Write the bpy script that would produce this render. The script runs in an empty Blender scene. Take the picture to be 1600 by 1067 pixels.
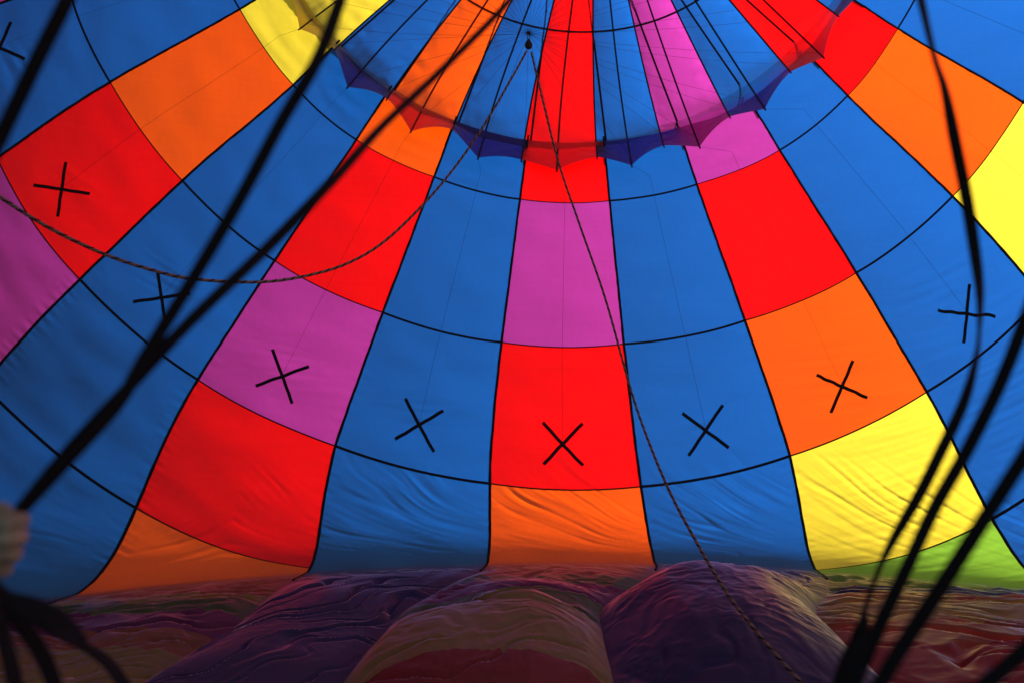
import bpy, math, random
import numpy as np
from mathutils import Vector
random.seed(7)
rng = np.random.default_rng(7)
scene = bpy.context.scene
COL = scene.collection

# ------------------------------------------------------------------ camera
CAM_H = 1.82
F = 1600 * 24 / 36.0                 # focal length in photo pixels (24 mm lens)
cam_d = bpy.data.cameras.new('camera')
cam = bpy.data.objects.new('camera', cam_d); COL.objects.link(cam)
cam.location = (0, 0, CAM_H); cam.rotation_euler = (math.radians(90), 0, 0)
cam_d.lens = 24; cam_d.sensor_width = 36; cam_d.clip_start = 0.05; cam_d.clip_end = 5000
cam_d.dof.use_dof = True; cam_d.dof.focus_distance = 6.2; cam_d.dof.aperture_fstop = 1.6
scene.camera = cam

# ------------------------------------------------------------------ light
SUN = Vector((0.59, 0.67, 0.47)).normalized()      # direction towards the sun
w = bpy.data.worlds.new('World'); scene.world = w; w.use_nodes = True
nt = w.node_tree; bg = nt.nodes['Background']
sky = nt.nodes.new('ShaderNodeTexSky'); sky.sky_type = 'NISHITA'; sky.sun_disc = False
sky.sun_elevation = math.asin(SUN.z); sky.sun_rotation = math.atan2(SUN.x, SUN.y)
nt.links.new(sky.outputs['Color'], bg.inputs['Color']); bg.inputs['Strength'].default_value = 0.05
sd = bpy.data.lights.new('sun', 'SUN'); sd.energy = 5.0; sd.angle = math.radians(0.5); sd.color = (1, .95, .88)
so = bpy.data.objects.new('sun', sd); COL.objects.link(so); so.location = SUN * 60
so.rotation_euler = SUN.to_track_quat('Z', 'Y').to_euler()
vs = scene.view_settings
scene.display_settings.display_device = 'sRGB'
vs.view_transform = 'Standard'; vs.look = 'None'; vs.gamma = 1; vs.use_curve_mapping = False
vs.exposure = 0.80
scene.cycles.max_bounces = 12; scene.cycles.diffuse_bounces = 6; scene.cycles.transmission_bounces = 8
scene.cycles.sample_clamp_indirect = 6

# ------------------------------------------------------------------ helpers
def tag(o, label=None, cat=None, group=None, kind=None):
    if label: o['label'] = label
    if cat: o['category'] = cat
    if group: o['group'] = group
    if kind: o['kind'] = kind
    return o
BASE = {}
def empty(name, loc=(0, 0, 0)):
    o = bpy.data.objects.new(name, None); COL.objects.link(o); o.location = loc
    o.empty_display_size = .2
    return o
def base_of(o):
    b = np.zeros(3)
    while o is not None:
        b = b + np.array(o.location); o = o.parent
    return b
def mk(name, V, Fc, mats, parent=None, smooth=True, mi=None):
    """world-space verts -> one linked mesh object, parented without moving"""
    V = np.asarray(V, float).reshape(-1, 3)
    if parent is not None:
        V = V - base_of(parent)
    me = bpy.data.meshes.new(name)
    me.from_pydata(V.tolist(), [], [tuple(int(i) for i in f) for f in Fc])
    for m in (mats if isinstance(mats, (list, tuple)) else [mats]): me.materials.append(m)
    if smooth: me.polygons.foreach_set('use_smooth', np.ones(len(me.polygons), bool))
    if mi is not None: me.polygons.foreach_set('material_index', np.asarray(mi, np.int32))
    me.update()
    o = bpy.data.objects.new(name, me); COL.objects.link(o)
    o.parent = parent
    return o
def gridfaces(n, m, off=0):
    i, j = np.meshgrid(np.arange(n - 1), np.arange(m - 1), indexing='ij')
    a = (i * m + j).ravel() + off
    return np.stack([a, a + 1, a + m + 1, a + m], 1)
def sstep(a, b, x):
    k = np.clip((x - a) / (b - a), 0, 1); return k * k * (3 - 2 * k)
_perm = rng.permutation(512); _perm = np.concatenate([_perm, _perm])
_ga = rng.uniform(0, 2 * np.pi, 512); _gx, _gy = np.cos(_ga), np.sin(_ga)
def noise(x, y):
    x = np.asarray(x, float); y = np.asarray(y, float)
    xi = np.floor(x).astype(int); yi = np.floor(y).astype(int); xf = x - xi; yf = y - yi
    def g(a, b):
        h = _perm[(_perm[(xi + a) % 512] + yi + b) % 512]
        return _gx[h] * (xf - a) + _gy[h] * (yf - b)
    u = xf * xf * xf * (xf * (xf * 6 - 15) + 10); v = yf * yf * yf * (yf * (yf * 6 - 15) + 10)
    return 1.45 * ((g(0, 0) * (1 - u) + g(1, 0) * u) * (1 - v) + (g(0, 1) * (1 - u) + g(1, 1) * u) * v)
def ridge(x, y):                       # sharp crests
    return 1 - np.abs(noise(x, y)) * 2

# ------------------------------------------------------------------ materials
def node(nt, t, **k):
    n = nt.nodes.new(t)
    for a, v in k.items(): setattr(n, a, v)
    return n
FAB = {}
# transmitted colour, reflected colour of each rip-stop nylon cloth
CLOTH = {
    'red':    ((.88, .0012, .0012), (.35, .14, .15)),
    'orange': ((.92, .088, .001), (.38, .29, .18)),
    'yellow': ((.92, .70, .040), (.37, .41, .23)),
    'green':  ((.26, .52, .04), (.16, .25, .15)),
    'purple': ((.44, .034, .32), (.29, .13, .28)),
    'blue':   ((.006, .099, .44), (.15, .13, .30)),
}
def fabric(c, dense=1.0, crinkle=False):
    if (c, dense, crinkle) in FAB: return FAB[(c, dense, crinkle)]
    tr, rf = CLOTH[c]; tr = tuple(v * dense for v in tr); rf = tuple(v * (1 if dense == 1 else .15) for v in rf)  # hem copy: reflected colour cut far down, putting shade into the cloth
    m = bpy.data.materials.new('nylon_' + c); m.use_nodes = True; t = m.node_tree; t.nodes.clear()
    L = t.links.new
    out = node(t, 'ShaderNodeOutputMaterial')
    tc = node(t, 'ShaderNodeTexCoord')
    n1 = node(t, 'ShaderNodeTexNoise'); n1.inputs['Scale'].default_value = 1.7; n1.inputs['Detail'].default_value = 5
    L(tc.outputs['Object'], n1.inputs['Vector'])
    mr = node(t, 'ShaderNodeMapRange'); mr.inputs[1].default_value = .25; mr.inputs[2].default_value = .75
    mr.inputs[3].default_value = .90; mr.inputs[4].default_value = 1.06
    # faint cross-wise streaks of the weave
    mp = node(t, 'ShaderNodeMapping'); mp.inputs['Scale'].default_value = (1.2, 1.2, 26); L(tc.outputs['Object'], mp.inputs['Vector'])
    n2 = node(t, 'ShaderNodeTexNoise'); n2.inputs['Scale'].default_value = 1.0; n2.inputs['Detail'].default_value = 4; L(mp.outputs[0], n2.inputs['Vector'])
    mp3 = node(t, 'ShaderNodeMapping'); mp3.inputs['Scale'].default_value = (22, 22, 1.1); L(tc.outputs['Object'], mp3.inputs['Vector'])
    n3 = node(t, 'ShaderNodeTexNoise'); n3.inputs['Scale'].default_value = 1.0; n3.inputs['Detail'].default_value = 4; L(mp3.outputs[0], n3.inputs['Vector'])
    av = node(t, 'ShaderNodeMath', operation='ADD'); L(n2.outputs['Fac'], av.inputs[0]); L(n3.outputs['Fac'], av.inputs[1])
    av2 = node(t, 'ShaderNodeMath', operation='MULTIPLY_ADD'); L(av.outputs[0], av2.inputs[0]); av2.inputs[1].default_value = .30
    av3 = node(t, 'ShaderNodeMath', operation='MULTIPLY'); L(n1.outputs['Fac'], av3.inputs[0]); av3.inputs[1].default_value = .40
    L(av3.outputs[0], av2.inputs[2])
    L(av2.outputs[0], mr.inputs[0])
    def col(rgb):
        mx = node(t, 'ShaderNodeMix', data_type='RGBA', blend_type='MULTIPLY'); mx.inputs[0].default_value = 1
        mx.inputs[6].default_value = (*rgb, 1); L(mr.outputs[0], mx.inputs[7]); return mx.outputs[2]
    nb = node(t, 'ShaderNodeTexNoise'); nb.inputs['Scale'].default_value = 14; nb.inputs['Detail'].default_value = 6
    L(tc.outputs['Object'], nb.inputs['Vector'])
    bp = node(t, 'ShaderNodeBump'); bp.inputs['Strength'].default_value = .10; bp.inputs['Distance'].default_value = .012
    L(nb.outputs['Fac'], bp.inputs['Height'])
    if crinkle:                                    # loose cloth: crisp little creases
        nr = node(t, 'ShaderNodeTexNoise', noise_type='RIDGED_MULTIFRACTAL'); nr.inputs['Scale'].default_value = 3.2; nr.inputs['Detail'].default_value = 5
        nr.inputs['Distortion'].default_value = .6
        L(tc.outputs['Object'], nr.inputs['Vector'])
        b2 = node(t, 'ShaderNodeBump'); b2.inputs['Strength'].default_value = .24; b2.inputs['Distance'].default_value = .012
        L(nr.outputs['Fac'], b2.inputs['Height']); L(bp.outputs[0], b2.inputs['Normal']); bp = b2
    df = node(t, 'ShaderNodeBsdfDiffuse'); L(col(rf), df.inputs['Color']); L(bp.outputs[0], df.inputs['Normal'])
    ts = node(t, 'ShaderNodeBsdfTranslucent'); L(col(tr), ts.inputs['Color']); L(bp.outputs[0], ts.inputs['Normal'])
    gl = node(t, 'ShaderNodeBsdfGlossy'); gl.inputs['Roughness'].default_value = .5; gl.inputs['Color'].default_value = (.9, .9, .9, 1)
    L(bp.outputs[0], gl.inputs['Normal'])
    ad = node(t, 'ShaderNodeMixShader'); ad.inputs[0].default_value = .78; L(df.outputs[0], ad.inputs[1]); L(ts.outputs[0], ad.inputs[2])
    lw = node(t, 'ShaderNodeFresnel'); lw.inputs['IOR'].default_value = 1.16
    mx = node(t, 'ShaderNodeMixShader'); L(lw.outputs[0], mx.inputs[0]); L(ad.outputs[0], mx.inputs[1]); L(gl.outputs[0], mx.inputs[2])
    L(mx.outputs[0], out.inputs['Surface'])
    FAB[(c, dense, crinkle)] = m; return m
def plain(name, rgb, rough=.8, scale=40, bump=.2, var=.35):
    m = bpy.data.materials.new(name); m.use_nodes = True; t = m.node_tree; b = t.nodes['Principled BSDF']; L = t.links.new
    tc = node(t, 'ShaderNodeTexCoord'); n = node(t, 'ShaderNodeTexNoise'); n.inputs['Scale'].default_value = scale; n.inputs['Detail'].default_value = 6
    L(tc.outputs['Object'], n.inputs['Vector'])
    cr = node(t, 'ShaderNodeValToRGB')
    cr.color_ramp.elements[0].position = .3; cr.color_ramp.elements[0].color = (*[c * (1 - var) for c in rgb], 1)
    cr.color_ramp.elements[1].position = .7; cr.color_ramp.elements[1].color = (*[c * (1 + var) for c in rgb], 1)
    L(n.outputs['Fac'], cr.inputs[0]); L(cr.outputs[0], b.inputs['Base Color'])
    b.inputs['Roughness'].default_value = rough; b.inputs['Specular IOR Level'].default_value = .25
    bp = node(t, 'ShaderNodeBump'); bp.inputs['Strength'].default_value = bump; bp.inputs['Distance'].default_value = .005
    L(n.outputs['Fac'], bp.inputs['Height']); L(bp.outputs[0], b.inputs['Normal'])
    return m
M_TAPE = plain('black_load_tape', (.006, .006, .008), .85, 60)
M_SEAM = plain('dark_brown_seam', (.035, .010, .006), .85, 60)
M_SEAMR = plain('dark_red_tape', (.13, .004, .004), .85, 60)
M_STRAP = plain('black_webbing', (.006, .006, .007), .85, 90)
M_CORD = plain('thin_dark_cord', (.05, .03, .035), .8, 90)
M_ROPEA = plain('rope_tan_strand', (.20, .15, .11), .8, 120)
M_ROPEB = plain('rope_dark_strand', (.03, .022, .02), .8, 120)
M_PULLEY = plain('dark_green_metal', (.012, .022, .014), .5, 50)
M_GLOVE = plain('tan_leather', (.26, .26, .17), .75, 30, .4)
M_SLEEVE = plain('dark_sleeve', (.02, .02, .025), .85, 60)
M_GROUND = plain('grass_ground', (.17, .16, .075), .95, 3, .5)

# ------------------------------------------------------------------ the ground
g = mk('ground', [(-2000, -2000, -.06), (2000, -2000, -.06), (2000, 2000, -.06), (-2000, 2000, -.06)], [(0, 1, 2, 3)], M_GROUND, smooth=False)
tag(g, 'short grass ground lying beneath the balloon', 'ground', kind='structure')

# ------------------------------------------------------------------ the envelope surface
# A dome of rings whose centres climb towards the crown; the part that would sink below the ground lies flat on it.
N = 28; DT = 2 * math.pi / N; PHI = -0.13
CX, CY = 897.0, -285.0                  # where the axis of the rings meets the picture
YC = 8.45
KX, KZ = (CX - 800) / F, (533.5 - CY) / F
ROWS = np.array([512, 606, 830, 1042, 1279, 1540.0])       # ring radii seen from the mouth
PSI_ROW = np.arctan(ROWS / F)
MEAS = {(0,0):(811,313),(0,1):(782,538),(0,2):(761,753),(1,0):(952,315),(1,1):(974,540),(1,2):(1000,758),
(2,0):(1088,290),(2,1):(1165,503),(2,2):(1238,713),(-1,0):(677,277),(-1,1):(596,490),(-1,2):(521,697),
(-2,0):(555,220),(-2,1):(427,410),(-2,2):(303,602),(-2,3):(205,790),(-3,0):(460,137),(-3,1):(282,282),(-3,2):(119,440),
(-4,0):(375,13),(-4,1):(168,127),(3,0):(1220,238),(3,1):(1340,430),(3,2):(1452,620),(3,3):(1550,805),
(4,0):(1325,152),(4,1):(1493,308),(5,0):(1400,48),(5,1):(1600,160)}
_mt = np.array([k[0] for k in MEAS], float); _ms = np.array([k[1] for k in MEAS], float)
_mp = np.array([MEAS[k] for k in MEAS], float)
_th = PHI + _mt * DT; _rr = ROWS[1:][_ms.astype(int)]
_res = _mp - np.stack([CX + _rr * np.sin(_th), CY + _rr * np.cos(_th)], 1)
def irregular(t, psi):
    """the real envelope is not perfectly round: small sideways shifts of the seams"""
    s = np.interp(psi, PSI_ROW[1:], [0, 1, 2, 3, 4.0])
    d2 = (t[..., None] - _mt) ** 2 / .45 ** 2 + (s[..., None] - _ms) ** 2 / .45 ** 2
    wg = np.exp(-.5 * d2); sw = wg.sum(-1) + .25
    return (wg @ _res) / sw[..., None]
# sideways drift of the seams on the floor, metres at 3.6 m from the mouth
DRIFT_T = [-6, -4, -2, -1, 0, 1, 2, 3, 5, 7]
DRIFT = [0, .3, .45, .45, -.2, -.52, -.80, -.6, -.3, 0]
PUFF_T = np.arange(-6, 7)
PUFF = {-3: .03, -2: .03, -1: .06, 0: .02, 1: .04, 2: .04, 3: .03}
def shell(t, psi, irr=True):
    th = PHI + t * DT
    y = YC * np.cos(psi); R = YC * np.sin(psi)
    yy = np.maximum(y, 0)
    x = KX * yy + R * np.sin(th); z = KZ * yy - R * np.cos(th)
    if not irr or t.min() > 8 or t.max() < -8: return np.stack([x, y, z + CAM_H], -1)
    d = irregular(t, psi)
    k = np.where(psi < 1.0, 1, np.clip(1 - (psi - 1.0) / .2, 0, 1)) * yy / F
    x = x + d[..., 0] * k; z = z - d[..., 1] * k
    return np.stack([x, y, z + CAM_H], -1)
def wrinkles(t, psi, P, d):
    """normal displacement of the cloth; fades at the seams between gores"""
    g_ = np.floor(t); u = t - g_; edge = np.clip(4 * u * (1 - u), 0, 1) ** .6
    s = np.interp(psi, PSI_ROW, [-1, 0, 1, 2, 3, 4.0])
    out = .022 * np.clip(4 * u * (1 - u), 0, 1) * sstep(.4, .7, psi)          # billow between the load tapes
    # drag folds near the ground, sweeping down to one side and flattening out
    h = np.clip(P[..., 2], 0, 3)
    uu = np.where((g_ == -2) & (u < .5), 1 - u, u)
    q = np.log(h + .14) * .9 + 1.25 * uu + .10 * noise(u * 2 + g_ * 4.4, h * 2)
    patch = .35 + .65 * sstep(-.25, .35, noise(u * 2.3 + g_ * 2.1, h * 2.5 + g_))
    amt = np.where(g_ <= -3, .15, np.where(g_ == -2, .35, .75))
    low = sstep(1.0, .12, h) * edge * (1 - sstep(.1, .6, d)) * patch * amt
    out = out + low * (h + .10) * (.020 * ridge(q * 4.2 + g_ * 3.1, u * 1.2 + g_ * 7) + .015 * ridge(q * 12 + g_ * 1.7, u * 2.0) + .009 * noise(q * 29, u * 3 + g_)
        - .045 * np.clip(1 - np.abs(noise(q * 2.4 + g_ * 5.3, u * .5 + g_ * 3)) / .10, 0, 1))
    # faint ripples everywhere, little puckers along the seams
    su = np.minimum(u, 1 - u)
    out = out + .006 * noise(u * 2.1 + g_ * 3.7, s * 5 + g_) * edge + .0028 * np.exp(-(su / .07) ** 2) * np.clip(su / .012, 0, 1) * noise(s * 26 + g_ * 9, u * 3)
    # fine tension lines beside the cross marks
    xm = np.exp(-((s - 1.62) / .16) ** 2) * np.exp(-((u - .5) / .28) ** 2)
    out = out + .0045 * xm * noise(u * 3 + 7 * g_, s * 34 + u * 8)
    right = sstep(1.5, 3, t) * sstep(.9, 1.6, s) * edge * (1 - sstep(0, .4, d))
    out = out + .0045 * right * noise(u * 2.4 + g_ * 5, s * 24 - u * 6)
    return out
FLOOR_DIR = {-3: (.25, 1.0), -2: (1, .35), -1: (.75, .66), 0: (1, .2), 1: (.4, 1), 2: (1, -.25), 3: (1, -.2)}
def floor_height(t, psi, X, Y, d):
    g_ = np.floor(t); u = t - g_; e = np.clip(4 * u * (1 - u), 0, 1)
    wf = sstep(.16, 1.0, d)
    pf = np.zeros_like(t) + .06
    for k, v in PUFF.items(): pf = np.where(g_ == k, v, pf)
    # cushions of air trapped under single gores, the rest lies almost flat
    win = sstep(.25, 1.4, d)
    H = pf * win * e * (1 + .5 * noise(X * .9 + 3, Y * .9))
    def mound(x0, y0, rx, ry, h, rot=0.0):
        c, s_ = math.cos(rot), math.sin(rot); a = ((X - x0) * c + (Y - y0) * s_) / rx; b = (-(X - x0) * s_ + (Y - y0) * c) / ry
        r = np.sqrt(a * a + b * b) * (1 + .10 * noise(X * 1.6, Y * 1.6 + 5)); return h * np.clip(1 - r ** 2.4, 0, 1) ** .8
    pin = np.clip(e * 1.15, 0, 1) ** .75
    H = H + np.where(g_ == 0, mound(-.06, 3.75, 1.0, .66, .21, -.10) + mound(.30, 4.45, .80, .40, .10, -.1), 0) * pin
    H = H + np.where(g_ == 1, mound(1.38, 4.05, .85, 1.05, .25, -.15), 0) * pin
    H = H + .03 * wf * (noise(X * 1.8 + 9, Y * 1.8) + .6)
    wr = np.zeros_like(t)
    wx = X + .16 * noise(X * 1.7 + 4, Y * 1.7) + .05 * noise(X * 5, Y * 5 + 3); wy = Y + .16 * noise(X * 1.7, Y * 1.7 + 8) + .05 * noise(X * 5 + 6, Y * 5)
    crum = .014 * noise(wx * 2.6, wy * 2.6) + .009 * (1 - 2 * np.abs(noise(wx * 6.5, wy * 6.5))) + .004 * (1 - 2 * np.abs(noise(wx * 14, wy * 14))) + .0016 * noise(wx * 31, wy * 31)
    def crease(a, c, width, sparse):
        """long narrow folds lying along a"""
        nn = noise(a, c); mk_ = sstep(sparse, sparse + .35, noise(a * 1.3 + 20, c * .6 + 11))
        return -np.clip(1 - np.abs(nn) / width, 0, 1) * mk_ + .25 * np.clip(1 - np.abs(nn - width * 1.5) / (width * 1.5), 0, 1) * mk_
    for k in range(-8, 10):
        dx, dy = FLOOR_DIR.get(k, (1, .3)); n = math.hypot(dx, dy); dx /= n; dy /= n
        a = wx * dx + wy * dy; c = -wx * dy + wy * dx
        if k == -1:   v = .060 * crease(a * .42, c * 2.6, .060, -.45) + .034 * crease(a * .7 + 8, c * 4.6, .075, -.3) + .22 * crum
        elif k == 0:  v = .030 * crease(a * .9, c * 3.4, .12, -.25) + .012 * crease(a * 1.6 + 3, c * 5.5, .16, -.1) + .65 * crum
        elif k == 1:  v = .020 * crease(a * .8, c * 3.4, .10, .0) + .75 * crum
        elif k == 2:  v = .055 * crease(a * .7, c * 4.0, .15, -.35) + .026 * crease(a * 1.2 + 4, c * 9.0, .22, -.3) + .5 * crum
        elif k == -2: v = .045 * crease(a * .8, c * 4.4, .15, -.2) + .022 * crease(a * 2.2, c * 8.0, .22, -.3) + .7 * crum
        else:         v = .050 * crease(a * .7, c * 3.6, .14, -.2) + .7 * crum
        wr = np.where(g_ == k, v, wr)
    # bunched folds right where the standing cloth meets the ground
    bunch = np.exp(-((d - .48) / .20) ** 2)
    bn = .055 * np.clip(ridge(X * 3.2 + Y * 2.6, Y * 2.2 - X * .8), 0, 1) + .02 * ridge(X * 9 + Y * 6, Y * 5)
    bn = bn * np.where(g_ >= 1, .40, .16)
    return H + .06 * sstep(.16, 1.6, d) * (.45 + .55 * np.clip(e * 3, 0, 1)) + (wr) * wf * np.clip(e * 3, 0, 1) ** .6 + bn * bunch * np.clip(e * 4, .0, 1)
def surf(t, psi, detail=True):
    t = np.asarray(t, float); psi = np.asarray(psi, float)
    t, psi = np.broadcast_arrays(t, psi)
    P = shell(t, psi)
    d = -P[..., 2]                                    # how far the round shape would sink into the ground
    flat = sstep(0, .9, d)
    dr1 = np.interp(t, [-4, -3, -2, -1, 0, 1, 2, 3, 4], [0, .20, .19, .18, .12, .05, -.13, -.04, 0])
    drift = np.interp(t, DRIFT_T, DRIFT) - dr1
    P = P.copy()
    P[..., 0] += drift * sstep(.3, 2.1, d) + dr1 * sstep(-1.0, .3, d)
    if detail:
        wv = wrinkles(t, psi, P, d)
        e = 1e-3
        n = np.cross(shell(t + e, psi, False) - shell(t - e, psi, False), shell(t, psi + e, False) - shell(t, psi - e, False))
        n /= np.linalg.norm(n, axis=-1, keepdims=True) + 1e-12
        c = np.array([.3, 2.5, 1.5]) - P
        n *= -np.sign((n * c).sum(-1))[..., None]     # outward
        P = P + n * (wv * (1 - sstep(.0, .5, d)))[..., None]
    kk = .35                                          # soft fold where cloth meets ground
    z = P[..., 2]; z = np.maximum(.5 * (z + np.sqrt(z * z + kk * kk)) - .10 * sstep(-1.5, 0, d), 0)
    if detail:
        z = z + np.where(d > -.1, floor_height(t, psi, P[..., 0], P[..., 1], d), 0)
    P[..., 2] = np.maximum(z, .004)
    return P
def inward(P):
    return None
def surf_off(t, psi, off):
    """surface point moved towards the inside by off"""
    P = surf(t, psi); e = 4e-3
    a = surf(np.asarray(t) + e, psi) - surf(np.asarray(t) - e, psi)
    b = surf(t, np.asarray(psi) + e) - surf(t, np.asarray(psi) - e)
    n = np.cross(a, b); n /= np.linalg.norm(n, axis=-1, keepdims=True) + 1e-12
    c = np.array([.3, 2.5, 2.5]) - P
    n *= np.sign((n * c).sum(-1))[..., None]
    return P + n * off

# colours of the rows, crown to mouth: (upper edge given by the list of psi in degrees)
D = np.degrees
L_ = [float(D(p)) for p in PSI_ROW]       # rim, L0, L1, L2, L3, L4
REST = [78, 92, 108, 122]
WALL = L_[:5]
def rows_for(gi):
    if gi == 0:  return L_[:4] + [52.6, 54.5, 57.5, 60.0, 66.0, 72.0] + REST, ['red','purple','red','orange','green','purple','green','yellow','red','orange','yellow','green','blue','red']
    if gi == 2:  return L_[:5] + [54.2, 55.4, 56.6, 60.0, 62.6, 69] + REST, ['purple','red','orange','yellow','green','blue','orange','yellow','orange','red','purple','red','orange','yellow','green']
    if gi == -2: return L_[:5] + [55.6, 57.0, 59.0, 61.2, 63.0, 69] + REST, ['orange','red','purple','red','orange','yellow','green','purple','orange','yellow','green','purple','red','orange','yellow']
    if gi in (-1, 1): return L_[:4] + [52, 56.5, 61.5, 69] + REST, ['blue'] * 12
    if gi in (-3, 3): return L_[:5] + [54, 60, 69] + REST, ['blue'] * 12
    if gi == -4: seq = ['yellow','orange','red','purple','red','orange','yellow','green','purple','red','orange']
    elif gi == 4: seq = ['red','orange','yellow','green','purple','red','orange','yellow','green','purple','red']
    elif gi % 2: seq = ['blue'] * 12
    else:
        cyc = ['red','orange','yellow','green','purple']; k = (gi // 2) % 5
        seq = [cyc[(k + i) % 5] for i in range(12)]
    return L_ + [68] + REST, seq
base = np.array([0.4, 4.5, 0.0])
env = tag(empty('balloon_envelope', base), 'multicoloured chequered hot-air balloon envelope, lying on the ground, seen from inside', 'balloon')
PANEL = {}
GORES = list(range(-14, 14))
for gi in GORES:
    psis, cols = rows_for(gi)
    near = -6 <= gi <= 6
    for k in range(len(psis) - 1):
        a, b = math.radians(psis[k]), math.radians(psis[k + 1])
        onfloor = psis[k] >= 43.5 and -4 <= gi <= 4 and psis[k] < 69
        if onfloor: nu, nv = 120, int(max(24, (psis[k + 1] - psis[k]) * 15))
        elif near and psis[k] > 37 and psis[k] < 55: nu, nv = 56, 60
        elif near and psis[k] < 60: nu, nv = 48, 40
        else: nu, nv = 12, 10
        u = np.linspace(0, 1, nu); u[-1] = 1 - 1e-7
        T, PS = np.meshgrid(gi + u, np.linspace(a, b, nv), indexing='ij')
        o = mk('panel', surf(T, PS), gridfaces(nu, nv), fabric(cols[k], 1.0, psis[k] >= 51.5 and -4 <= gi <= 4), env)
        PANEL[(gi, k)] = o
        # horizontal seam at the lower edge of this panel
        if psis[k + 1] < 66 and k < len(psis) - 2 and not (psis[k + 1] > 50.5 and -4 < gi < 4):
            blue = cols[k] == 'blue'
            same = {cols[k], cols[k + 1]}
            wd = .0085 if blue else .0048
            mat = M_TAPE if blue else M_SEAM
            nn = 40 if near else 10
            uu = np.linspace(0, 1 - 1e-7, nn)
            hw = wd / YC
            Va = surf_off(gi + uu, b - hw + 0 * uu, .006); Vb = surf_off(gi + uu, b + hw + 0 * uu, .006)
            V = np.stack([Va, Vb], 1)
            mk('seam_tape', V, gridfaces(nn, 2), mat, o)
# load tapes along every gore seam
for k in GORES:
    near = -6 <= k <= 6
    ps = np.radians(np.concatenate([np.linspace(L_[0] - .3, 60, 220 if near else 40), np.linspace(60.5, 122, 40)]))
    P0 = surf_off(k + 1e-6 + 0 * ps, ps, .009)
    e = 2e-3
    A = surf(k + e + 0 * ps, ps, False) - surf(k - e + 0 * ps, ps, False); A /= np.linalg.norm(A, axis=-1, keepdims=True)
    wv = .0118
    wb = (.0035 * noise(ps * 40 + k * 3.3, ps * 0 + k) + .0015 * noise(ps * 130, ps * 0 + k * 2)) / (DT * YC * np.sin(ps)); wq = wv * (1 + .15 * noise(ps * 90 + k, ps * 0)) / (DT * YC * np.sin(ps))
    of = np.where(-shell(k + 0 * ps, ps)[:, 2] > .5, -.014, .010)[:, None]          # on the ground the tape lies under the cloth
    Pl = surf_off(k + wb - wq, ps, of); Pr = surf_off(k + wb + wq, ps, of)
    mk('load_tape', np.stack([Pl, Pr], 1), gridfaces(len(ps), 2), M_TAPE, env)
# the load tapes run on over the crown opening, outside the valve
for k in GORES:
    ps = np.radians(np.linspace(.6, L_[0] + 1.4, 26))
    def top(dt):
        P = shell(k + .04 + dt / (DT * YC * np.sin(ps)), ps)
        P[..., 1] += .04 + .26 * np.clip(1 - (D(ps) / L_[0]) ** 2, 0, 1); return P
    hw = np.minimum(.012, .4 * DT * YC * np.sin(ps))
    mk('load_tape', np.stack([top(-hw), top(hw)], 1), gridfaces(len(ps), 2), M_TAPE, env)
# black cross marks where the centring lines are sewn on
def lift(px, py, off=0.0):
    """point of the dome behind a picture point (no wrinkles)"""
    rho = math.hypot(px - CX, py - CY); psi = math.atan(rho / F); t = (math.atan2(px - CX, py - CY) - PHI) / DT
    for _ in range(3):
        q = shell(np.array(t), np.array(psi)); qx = 800 + F * q[0] / q[1]; qy = 533.5 - F * (q[2] - CAM_H) / q[1]
        ex, ey = px - qx, py - qy; th = PHI + t * DT
        dr = ex * math.sin(th) + ey * math.cos(th); dt = ex * math.cos(th) - ey * math.sin(th)
        r = math.tan(psi) * F; psi = math.atan((r + dr) / F); t += dt / r / DT
    return t, psi
CROSS = {0: (879, 692, 0), -1: (655, 664, 2), -2: (441, 590, -2), -3: (252, 467, -3), -4: (96, 297, 1), -5: (-1, 75, 4),
         1: (1103, 672, 2), 2: (1316, 606, 3), 3: (1511, 492, -2), 4: (1655, 330, 3), 5: (1740, 120, 0)}
CROSS_TP = {}
for gi, (px, py, wob) in CROSS.items():
    t, psi = lift(px, py); CROSS_TP[gi] = (t, psi)
    th = PHI + (gi + .5) * DT
    V = []; Fc = []
    for si, sg in enumerate((45, -45)):
        ang = math.radians(sg + wob) - th
        ln = 45 * (1 + .04 * random.uniform(-1, 1)); n = 22
        kk = np.linspace(-1, 1, n)
        wobble = 1.6 * noise(kk * 2.2 + gi * 3.3 + si * 9, kk * 0 + gi) * (1.6 if gi in (2, 3) and si == 0 else .5)
        for sd_ in (-2.6, 2.6):
            pts = [lift(px + math.cos(ang) * ln * a - math.sin(ang) * (sd_ + wb), py + math.sin(ang) * ln * a + math.cos(ang) * (sd_ + wb)) for a, wb in zip(kk, wobble)]
            pts = np.array(pts); V.append(surf_off(pts[:, 0], pts[:, 1], .008 + .003 * si))
        off = si * 2 * n
        for i in range(n - 1): Fc.append((off + i, off + i + 1, off + n + i + 1, off + n + i))
    k = 2
    mk('cross_mark', np.concatenate(V), Fc, M_TAPE, PANEL[(gi, k)])

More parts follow.
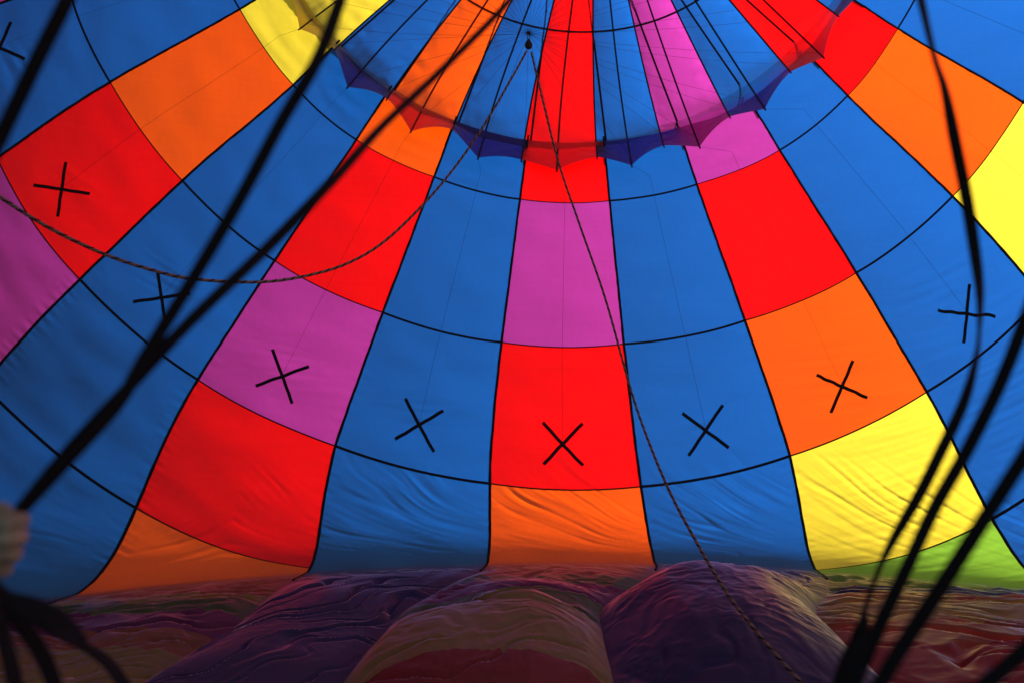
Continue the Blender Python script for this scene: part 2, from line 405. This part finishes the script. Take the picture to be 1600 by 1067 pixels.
# ------------------------------------------------------------------ tubes, ribbons, ropes
def smooth_path(pts, n):
    """Catmull-Rom through the points, n samples, roughly even"""
    P = np.asarray(pts, float); P = np.vstack([2 * P[0] - P[1], P, 2 * P[-1] - P[-2]])
    out = []
    m = len(P) - 3
    for s in np.linspace(0, m - 1e-9, n * 4):
        i = int(s); f = s - i; a, b, c, d = P[i:i + 4]
        out.append(.5 * ((2 * b) + (c - a) * f + (2 * a - 5 * b + 4 * c - d) * f * f + (3 * b - a - 3 * c + d) * f ** 3))
    out = np.array(out); L = np.concatenate([[0], np.cumsum(np.linalg.norm(np.diff(out[:, :3], axis=0), axis=1))])
    return np.stack([np.interp(np.linspace(0, L[-1], n), L, out[:, j]) for j in range(out.shape[1])], 1)
def frames(P):
    T = np.gradient(P, axis=0); T /= np.linalg.norm(T, axis=1, keepdims=True)
    up = np.array([0.13, 1.0, .07]); A = np.cross(T, up); A /= np.linalg.norm(A, axis=1, keepdims=True)
    return T, A, np.cross(A, T)
def tube(P, r, sides=6):
    T, A, B = frames(P); n = len(P)
    ang = np.linspace(0, 2 * np.pi, sides, endpoint=False)
    r = np.broadcast_to(np.asarray(r, float), (n,))
    V = P[:, None] + r[:, None, None] * (np.cos(ang)[None, :, None] * A[:, None] + np.sin(ang)[None, :, None] * B[:, None])
    V = V.reshape(-1, 3); Fc = []
    for i in range(n - 1):
        for j in range(sides):
            Fc.append((i * sides + j, i * sides + (j + 1) % sides, (i + 1) * sides + (j + 1) % sides, (i + 1) * sides + j))
    Fc.append(tuple(range(sides))[::-1]); Fc.append(tuple((n - 1) * sides + j for j in range(sides)))
    return V, Fc
def ray(px, py, y):
    return np.array([(px - 800) / F * y, y, CAM_H + (533.5 - py) / F * y])
def rope(name, pts, label, r=.0055, pitch=.07):
    P = smooth_path([ray(*p) for p in pts], 1400)
    Lg = np.concatenate([[0], np.cumsum(np.linalg.norm(np.diff(P, axis=0), axis=1))])
    T, A, B = frames(P); VV = []; FF = []; MI = []; off = 0
    for k in range(3):
        ph = Lg / pitch * 2 * np.pi + k * 2 * np.pi / 3
        Q = P + r * .95 * (np.cos(ph)[:, None] * A + np.sin(ph)[:, None] * B)
        V, Fc = tube(Q, r, 5)
        VV.append(V); FF += [tuple(i + off for i in f) for f in Fc]; MI += [0 if k else 1] * len(Fc); off += len(V)
    o = mk(name, np.concatenate(VV), FF, [M_ROPEA, M_ROPEB], None, True, MI)
    return tag(o, label, 'rope')
def ribbon(name, pts, width, label, group=None, parent=None, thick=.0022, n=120, mat=None):
    """flat webbing; pts = (px, py, distance, twist in degrees)"""
    Q = np.array([[*ray(p[0], p[1], p[2]), p[3], (p[4] if len(p) > 4 else 1.0)] for p in pts])
    Q = smooth_path(Q, n); P = Q[:, :3]; tw = np.radians(Q[:, 3]); T = np.gradient(P, axis=0); T /= np.linalg.norm(T, axis=1, keepdims=True)
    view = P - np.array([0, 0, CAM_H]); view /= np.linalg.norm(view, axis=1, keepdims=True)
    A = np.cross(T, view); A /= np.linalg.norm(A, axis=1, keepdims=True); B = np.cross(A, T)
    Wd = np.cos(tw)[:, None] * A + np.sin(tw)[:, None] * B; Nn = np.cross(Wd, T)
    h = width / 2 * Q[:, 4]
    prof = [(-1, 0), (-.96, 1), (-.5, .8), (0, .9), (.5, .8), (.96, 1), (1, 0), (.96, -1), (.5, -.8), (0, -.9), (-.5, -.8), (-.96, -1)]
    V = np.stack([P + (h * a)[:, None] * Wd + b * thick * Nn for a, b in prof], 1).reshape(-1, 3); s = len(prof); Fc = []
    for i in range(n - 1):
        for j in range(s): Fc.append((i * s + j, i * s + (j + 1) % s, (i + 1) * s + (j + 1) % s, (i + 1) * s + j))
    Fc.append(tuple(range(s))[::-1]); Fc.append(tuple((n - 1) * s + j for j in range(s)))
    o = mk(name, V, Fc, mat or M_STRAP, parent)
    if parent is None: tag(o, label, 'strap', group)
    return o

# ------------------------------------------------------------------ parachute valve in the crown
HEM = {-4: (455, -5), -3.5: (468, 46), -3: (523, 78), -2.5: (543, 137), -2: (605, 155), -1.5: (642, 206), -1: (707, 203), -.5: (747, 247), 0: (815, 250),
       .5: (870, 266), 1: (933, 246), 1.5: (987, 259), 2: (1037, 228), 2.5: (1093, 230), 3: (1140, 183), 3.5: (1195, 171), 4: (1235, 113), 4.5: (1287, 91), 5: (1310, 26), 5.5: (1348, -15)}
VX, VY = 921.0, -258.0                  # the valve hangs a little off the crown's centre
_ht = []; _hth = []; _hr = []
for k in np.arange(-14, 14.5, .5):
    if float(k) in HEM:
        hx, hy = HEM[float(k)]; _hth.append(math.atan2(hx - CX, hy - CY)); _hr.append(math.hypot(hx - CX, hy - CY))
    else:
        sh = .32 * max(0, min(1, (8 - k) / 4)) if k > 5 else 0
        _hth.append(PHI + (k - sh) * DT); _hr.append(550 if k % 1 else 525)
    _ht.append(float(k))
_hth = np.unwrap(_hth)
def valve(t, q, off=0.0):
    """q = 0 crown ... 1 scalloped hem"""
    t = np.asarray(t, float); q = np.asarray(q, float); t, q = np.broadcast_arrays(t, q)
    g_ = np.floor(t); u = t - g_
    th = np.interp(t, _ht, _hth)
    notch = np.interp(g_, _ht, _hr) * (1 - u) + np.interp(g_ + 1, _ht, _hr) * u
    tip = np.interp(g_ + .5, _ht, _hr)
    k = 1 - np.abs(2 * u - 1)
    skew = .35 * noise(g_ * 1.9 + .3, g_ * .7)
    kk = k ** (1.5 + skew + np.where(u > .5, .5, -.2))
    edge = notch + (tip - .5 * (np.interp(g_, _ht, _hr) + np.interp(g_ + 1, _ht, _hr))) * kk
    lean = sstep(0, 4.5, t) * (1 - sstep(6, 8, t))            # right side sags further into the balloon
    qf = .925 - .05 * lean
    rf = 508.0 - 14 * lean
    rho = np.where(q < qf, rf * q / qf, rf + (edge - rf) * np.clip((q - qf) / (1 - qf), 0, 1))
    dx = CX - VX; dy = CY - VY
    hx = CX + rho * np.sin(th); hy = CY + rho * np.cos(th)
    w = 1 - sstep(0, 1, rho / 520)
    px = hx + (VX - CX) * w; py = hy + (VY - CY) * w
    y = YC / np.sqrt(1 + (rho / F) ** 2)
    bil = np.clip(4 * u * (1 - u), 0, 1)
    bul = .12 * (1 - np.clip(q / qf, 0, 1) ** 2) * sstep(0, .3, q) + .10
    bul = bul + .06 * bil * sstep(.25, .6, q) * (1 - sstep(qf - .05, qf, q))
    fold = np.clip((q - qf + .03 * lean) / (1 - qf + .03 * lean), 0, 1)
    fold = fold * (1 - lean) + lean * fold ** 1.5
    bul = bul - fold * (.27 + .10 * k + .16 * lean)
    se = np.exp(-(u / .22) ** 2) + np.exp(-((1 - u) / .22) ** 2)
    wr = (.010 * noise(u * 3 + g_ * 7, q * 46 + u * 3) + .006 * noise(u * 4 + g_ * 5, q * 90 - u * 6)) * sstep(.3, .5, q) * (.2 + 1.3 * se) \
        + .006 * noise(u * 9 + g_ * 3, q * 20) * sstep(.78, .9, q)
    wr = wr * np.clip(4 * u * (1 - u) * 6, 0, 1)
    y = y + bul + wr + off
    return np.stack([(px - 800) / F * y, y, CAM_H + (533.5 - py) / F * y], -1)
vb = valve(np.array(.5), np.array(.02))
val = tag(empty('parachute_valve', vb), 'parachute valve with scalloped hem, closing the crown of the balloon', 'valve')
VC = lambda gi: rows_for(gi)[1][0]
for gi in GORES:
    near = -6 <= gi <= 6
    nu, nv = (48, 90) if near else (14, 24)
    u = np.linspace(0, 1 - 1e-7, nu)
    c = VC(gi)
    le = float(sstep(0, 4.5, gi + .5) * (1 - sstep(6, 8, gi + .5))); qf0 = .925 - .05 * le
    T, Q = np.meshgrid(gi + u, np.linspace(.02, qf0 + .004, nv), indexing='ij')
    p = mk('panel', valve(T, Q), gridfaces(nu, nv), fabric(c), val)
    T, Q = np.meshgrid(gi + u, np.linspace(qf0 + .004, 1, 24), indexing='ij')
    mk('hem', valve(T, Q), gridfaces(nu, 24), fabric(c, .80), p)          # doubled cloth, its colour also darkened so the skirt looks less lit
    # tapes: centre of the gore and along its seam, running past the hem as a small tab
    for tt, wd, nm in ((gi + .5, .011, 'rib_tape'), (gi + 1e-5, .010, 'seam_tape')):
        q2 = np.linspace(.06, 1.012 if nm == 'rib_tape' else 1.0, 60)
        rr = .02 + 505 * q2 / F * YC
        dt = wd / (DT * rr)
        V = np.stack([valve(tt - dt, np.minimum(q2, 1), -.012), valve(tt + dt, np.minimum(q2, 1), -.012)], 1)
        # tab
        V[-1] = V[-1] + (V[-2] - V[-6]) / np.linalg.norm(V[-2, 0] - V[-6, 0]) * .06
        mk(nm, V, gridfaces(60, 2), M_SEAMR if (c == 'orange' and nm == 'rib_tape') else M_TAPE, p)
    uu = np.array([0, .25, .5, .75, 1 - 1e-6]); qr = .595 + 0 * uu
    V = np.stack([valve(gi + uu, qr - .0032, -.012), valve(gi + uu, qr + .0032, -.012)], 1)
    mk('ring_tape', V, gridfaces(5, 2), M_SEAMR if c in ('orange',) else M_TAPE, p)
# thin centring lines from every hem tip to its cross mark
for gi, (t, psi) in CROSS_TP.items():
    A = valve(np.array(gi + .5), np.array(1.0), -.03)
    tt = np.linspace(gi + .5, t, 30); pp = np.linspace(PSI_ROW[0] + .02, psi, 30)
    S = surf_off(tt, pp, .03); kk = np.linspace(0, 1, 30)[:, None]
    B = S[-1]; P = A * (1 - kk) + B * kk
    P = np.where(kk < .1, A + (S[3] - A) * kk / .1, S)
    V, Fc = tube(P, .0013, 4)
    mk('centring_line', V, Fc, M_CORD, val)

# pulley and shroud lines
PULL = ray(826, 70, 6.3)
pul = tag(empty('pulley', PULL), 'small dark green pulley block hanging below the parachute valve', 'pulley')
def lathe(prof, c, sides=14, axis=2):
    V = []; Fc = []
    for (r, z) in prof:
        for j in range(sides):
            a = 2 * math.pi * j / sides; V.append((c[0] + r * math.cos(a), c[1] + r * math.sin(a) * .6, c[2] + z))
    for i in range(len(prof) - 1):
        for j in range(sides): Fc.append((i * sides + j, i * sides + (j + 1) % sides, (i + 1) * sides + (j + 1) % sides, (i + 1) * sides + j))
    return V, Fc
V, Fc = lathe([(.001, -.045), (.02, -.042), (.034, -.025), (.037, -.005), (.03, .018), (.018, .035), (.010, .05), (.001, .052)], PULL)
mk('block', V, Fc, M_PULLEY, pul)
V, Fc = tube(np.array([PULL + np.array([0, 0, .045 + .03 * math.sin(a) + .02]) + np.array([.012 * math.cos(a), 0, 0]) for a in np.linspace(0, 2 * math.pi, 16)]), .004, 5)
mk('shackle', V, Fc, M_PULLEY, pul)
top = PULL + np.array([0, 0, .10])
k = 0
for gi in GORES:
    for uu in ((.0, .5) if -5 <= gi <= 6 else (.5,)):
        E_ = valve(np.array(gi + uu + 1e-4), np.array(.97 if uu else .93), -.03)
        if gi in (3, 4, 5) or gi in (-4, -5): sag = .10
        else: sag = .04
        s = np.linspace(0, 1, 24)[:, None]
        P = top * (1 - s) + E_ * s; P[:, 2] -= (sag * 4 * s * (1 - s))[:, 0]; P[:, 1] -= (.1 * 4 * s * (1 - s))[:, 0]
        V, Fc = tube(P, .0013, 4)
        mk('shroud_line', V, Fc, M_CORD, val)

# ------------------------------------------------------------------ ropes
rope('control_rope', [(823, 80, 6.3), (798, 125, 6.1), (760, 190, 5.9), (715, 256, 5.7), (663, 318, 5.4), (600, 378, 5.1), (540, 413, 4.9), (470, 433, 4.65),
      (400, 441, 4.4), (300, 436, 4.1), (230, 420, 3.9), (160, 396, 3.7), (80, 358, 3.5), (0, 308, 3.3), (-90, 240, 3.1)],
     'thin tan rope sagging in a long curve from the pulley to the left edge')
rope('control_rope', [(830, 82, 6.3), (845, 145, 6.2), (872, 252, 6.05), (905, 350, 5.9), (945, 465, 5.7), (983, 600, 5.35), (1008, 675, 5.1), (1045, 765, 4.55),
      (1090, 850, 4.05), (1135, 925, 3.6), (1185, 990, 3.25), (1250, 1064, 2.95), (1330, 1140, 2.6)],
     'thin tan rope running from the pulley down to the purple floor cloth')

# ------------------------------------------------------------------ black straps close to the camera
W = .018
ribbon('strap', [(545, -40, 1.0, 5), (500, 85, .98, 20), (440, 190, .97, 10), (370, 320, .96, 0), (290, 455, .95, 25), (225, 560, .94, 10), (185, 630, .93, 30), (110, 715, .90, 40), (20, 812, .88, 45)], W,
       'left black webbing strap of the pair running down to the tan glove')
ribbon('strap', [(822, -40, 1.5, 62), (790, 8, 1.45, 60), (690, 110, 1.35, 56), (600, 195, 1.25, 52), (520, 282, 1.15, 30), (420, 385, 1.08, 10), (300, 500, 1.0, 10), (200, 605, .95, 20), (110, 700, .92, 40), (30, 795, .885, 52)], W,
       'right black webbing strap of the pair, crossing the orange valve panel')
ribbon('strap', [(130, -60, .9, 10), (100, 10, .9, 15), (60, 90, .9, 0), (15, 185, .9, 10), (-40, 300, .9, 20)], W,
       'short black webbing strap crossing the top left corner')
ribbon('strap', [(1425, -60, 1.1, 40), (1440, 5, 1.1, 62), (1460, 90, 1.1, 74), (1476, 140, 1.1, 60), (1492, 220, 1.1, 20), (1510, 310, 1.1, 10), (1524, 400, 1.1, 35), (1531, 460, 1.1, 60), (1530, 520, 1.1, 84), (1524, 565, 1.1, 70),
                 (1505, 630, 1.1, 40), (1470, 705, 1.1, 25), (1435, 775, 1.1, 25), (1400, 835, 1.1, 50), (1375, 885, 1.1, 76), (1352, 950, 1.1, 82), (1330, 1020, 1.1, 60), (1300, 1110, 1.1, 40)], W,
       'twisted black strap hanging over the right side, thin where it turns edge-on')
ribbon('strap', [(1640, 400, .98, 10), (1600, 505, .98, 15), (1562, 600, .98, 10), (1510, 705, .98, 20), (1462, 790, .98, 15), (1420, 880, .98, 30), (1375, 975, .98, 20), (1320, 1100, .98, 20)], W,
       'black strap sweeping past the yellow panel between two other straps')
ribbon('strap', [(1680, 580, .85, 20), (1605, 705, .85, 10), (1535, 815, .85, 10), (1465, 925, .85, 0), (1400, 1025, .85, 10), (1340, 1130, .85, 10)], W,
       'wide black strap crossing the green panel at lower right')
ribbon('strap', [(1660, 955, .9, 30), (1590, 1025, .9, 10), (1520, 1085, .9, 10), (1450, 1140, .9, 20)], W,
       'black strap cutting the bottom right corner')
ribbon('strap', [(1352, 960, .98, 80), (1342, 1000, .98, 20), (1330, 1040, .97, 0, 1.4), (1312, 1110, .96, 0, 1.6)], W * 1.3,
       'dark bunched strap end at the bottom edge beside the red floor cloth')

# ------------------------------------------------------------------ gloved hand gripping the straps at the left edge
HY = .88
hc = ray(0, 845, HY); mm = .001
person = tag(empty('person', hc), 'person at the left edge, only a tan gloved fist gripping black straps shows', 'person')
import bmesh
def metafist():
    """skin-modifier fist: wrist and palm off to the left, four curled fingers wrapping towards the camera"""
    chains = []
    def p(px, py, dy): return ray(px, py, HY + dy)
    # palm + wrist
    chains.append([(p(-190, 905, .06), .034), (p(-120, 885, .045), .034), (p(-70, 865, .03), .040), (p(-28, 848, .02), .040)])
    ys = [812, 838, 864, 888]; rx = [30, 27, 19, 6]; rr = [.0125, .0128, .012, .0108]
    for yv, xv, r in zip(ys, rx, rr):
        chains.append([(p(-36, yv, .03), r * 1.1), (p(xv - 12, yv - 2, .028), r * 1.05), (p(xv, yv + 1, .004), r), (p(xv - 16, yv + 4, -.022), r * .95), (p(xv - 42, yv + 6, -.026), r * .88)])
    # thumb, laid over the top
    chains.append([(p(-60, 842, 0), .016), (p(-40, 815, -.02), .0145), (p(-8, 800, -.026), .0130), (p(20, 800, -.018), .0112)])
    return chains
parts = []
for ci, ch in enumerate(metafist()):
    P = smooth_path([[*a, r] for a, r in ch], 26)
    V, Fc = tube(P[:, :3], P[:, 3] * np.concatenate([[.6, .85], np.ones(21), [.93, .8, .5]]), 12)
    parts.append((V, Fc))
VV = []; FF = []; off = 0
for V, Fc in parts:
    VV.append(V); FF += [tuple(i + off for i in f) for f in Fc]; off += len(V)
gl = mk('glove', np.concatenate(VV), FF, M_GLOVE, person)
rm = gl.modifiers.new('remesh', 'REMESH'); rm.mode = 'VOXEL'; rm.voxel_size = .0028; rm.use_smooth_shade = True
sm = gl.modifiers.new('smooth', 'SMOOTH'); sm.factor = .6; sm.iterations = 5
P = smooth_path([[*ray(-150, 893, HY + .05), .043], [*ray(-260, 935, HY + .09), .05], [*ray(-420, 1010, HY + .15), .058]], 20)
V, Fc = tube(P[:, :3], P[:, 3], 18)
mk('sleeve', V, Fc, M_SLEEVE, person)
# loose strap tails below the fist
GT = 'strap tails below the glove'
ribbon('strap_tail', [(-30, 890, .90, 30), (5, 930, .90, 20), (45, 948, .90, 5, 1.5), (85, 966, .91, 5, 1.5), (115, 985, .92, 20, .9), (137, 1005, .92, 50, .2)], W,
       'pointed black strap tail below the glove, uppermost of the tails', GT)
ribbon('strap_tail', [(-30, 900, .91, 30), (10, 945, .91, 20), (45, 990, .92, 15, 1.1), (72, 1035, .93, 10, 1.1), (95, 1100, .94, 20)], W,
       'black strap tail slanting from the glove to the bottom edge', GT)
ribbon('strap_tail', [(-35, 900, .88, 30), (-5, 960, .88, 20), (10, 1010, .88, 30), (22, 1060, .88, 20), (30, 1110, .88, 10)], W,
       'black strap tail hanging nearly straight down below the glove', GT)
ribbon('strap_tail', [(20, 950, 1.2, 70, .6), (90, 990, 1.2, 62, .8), (150, 1020, 1.2, 40), (185, 1055, 1.2, 30, 1.1), (215, 1110, 1.2, 20, 1.1)], W,
       'black strap tail reaching farthest from the glove along the bottom edge', GT)
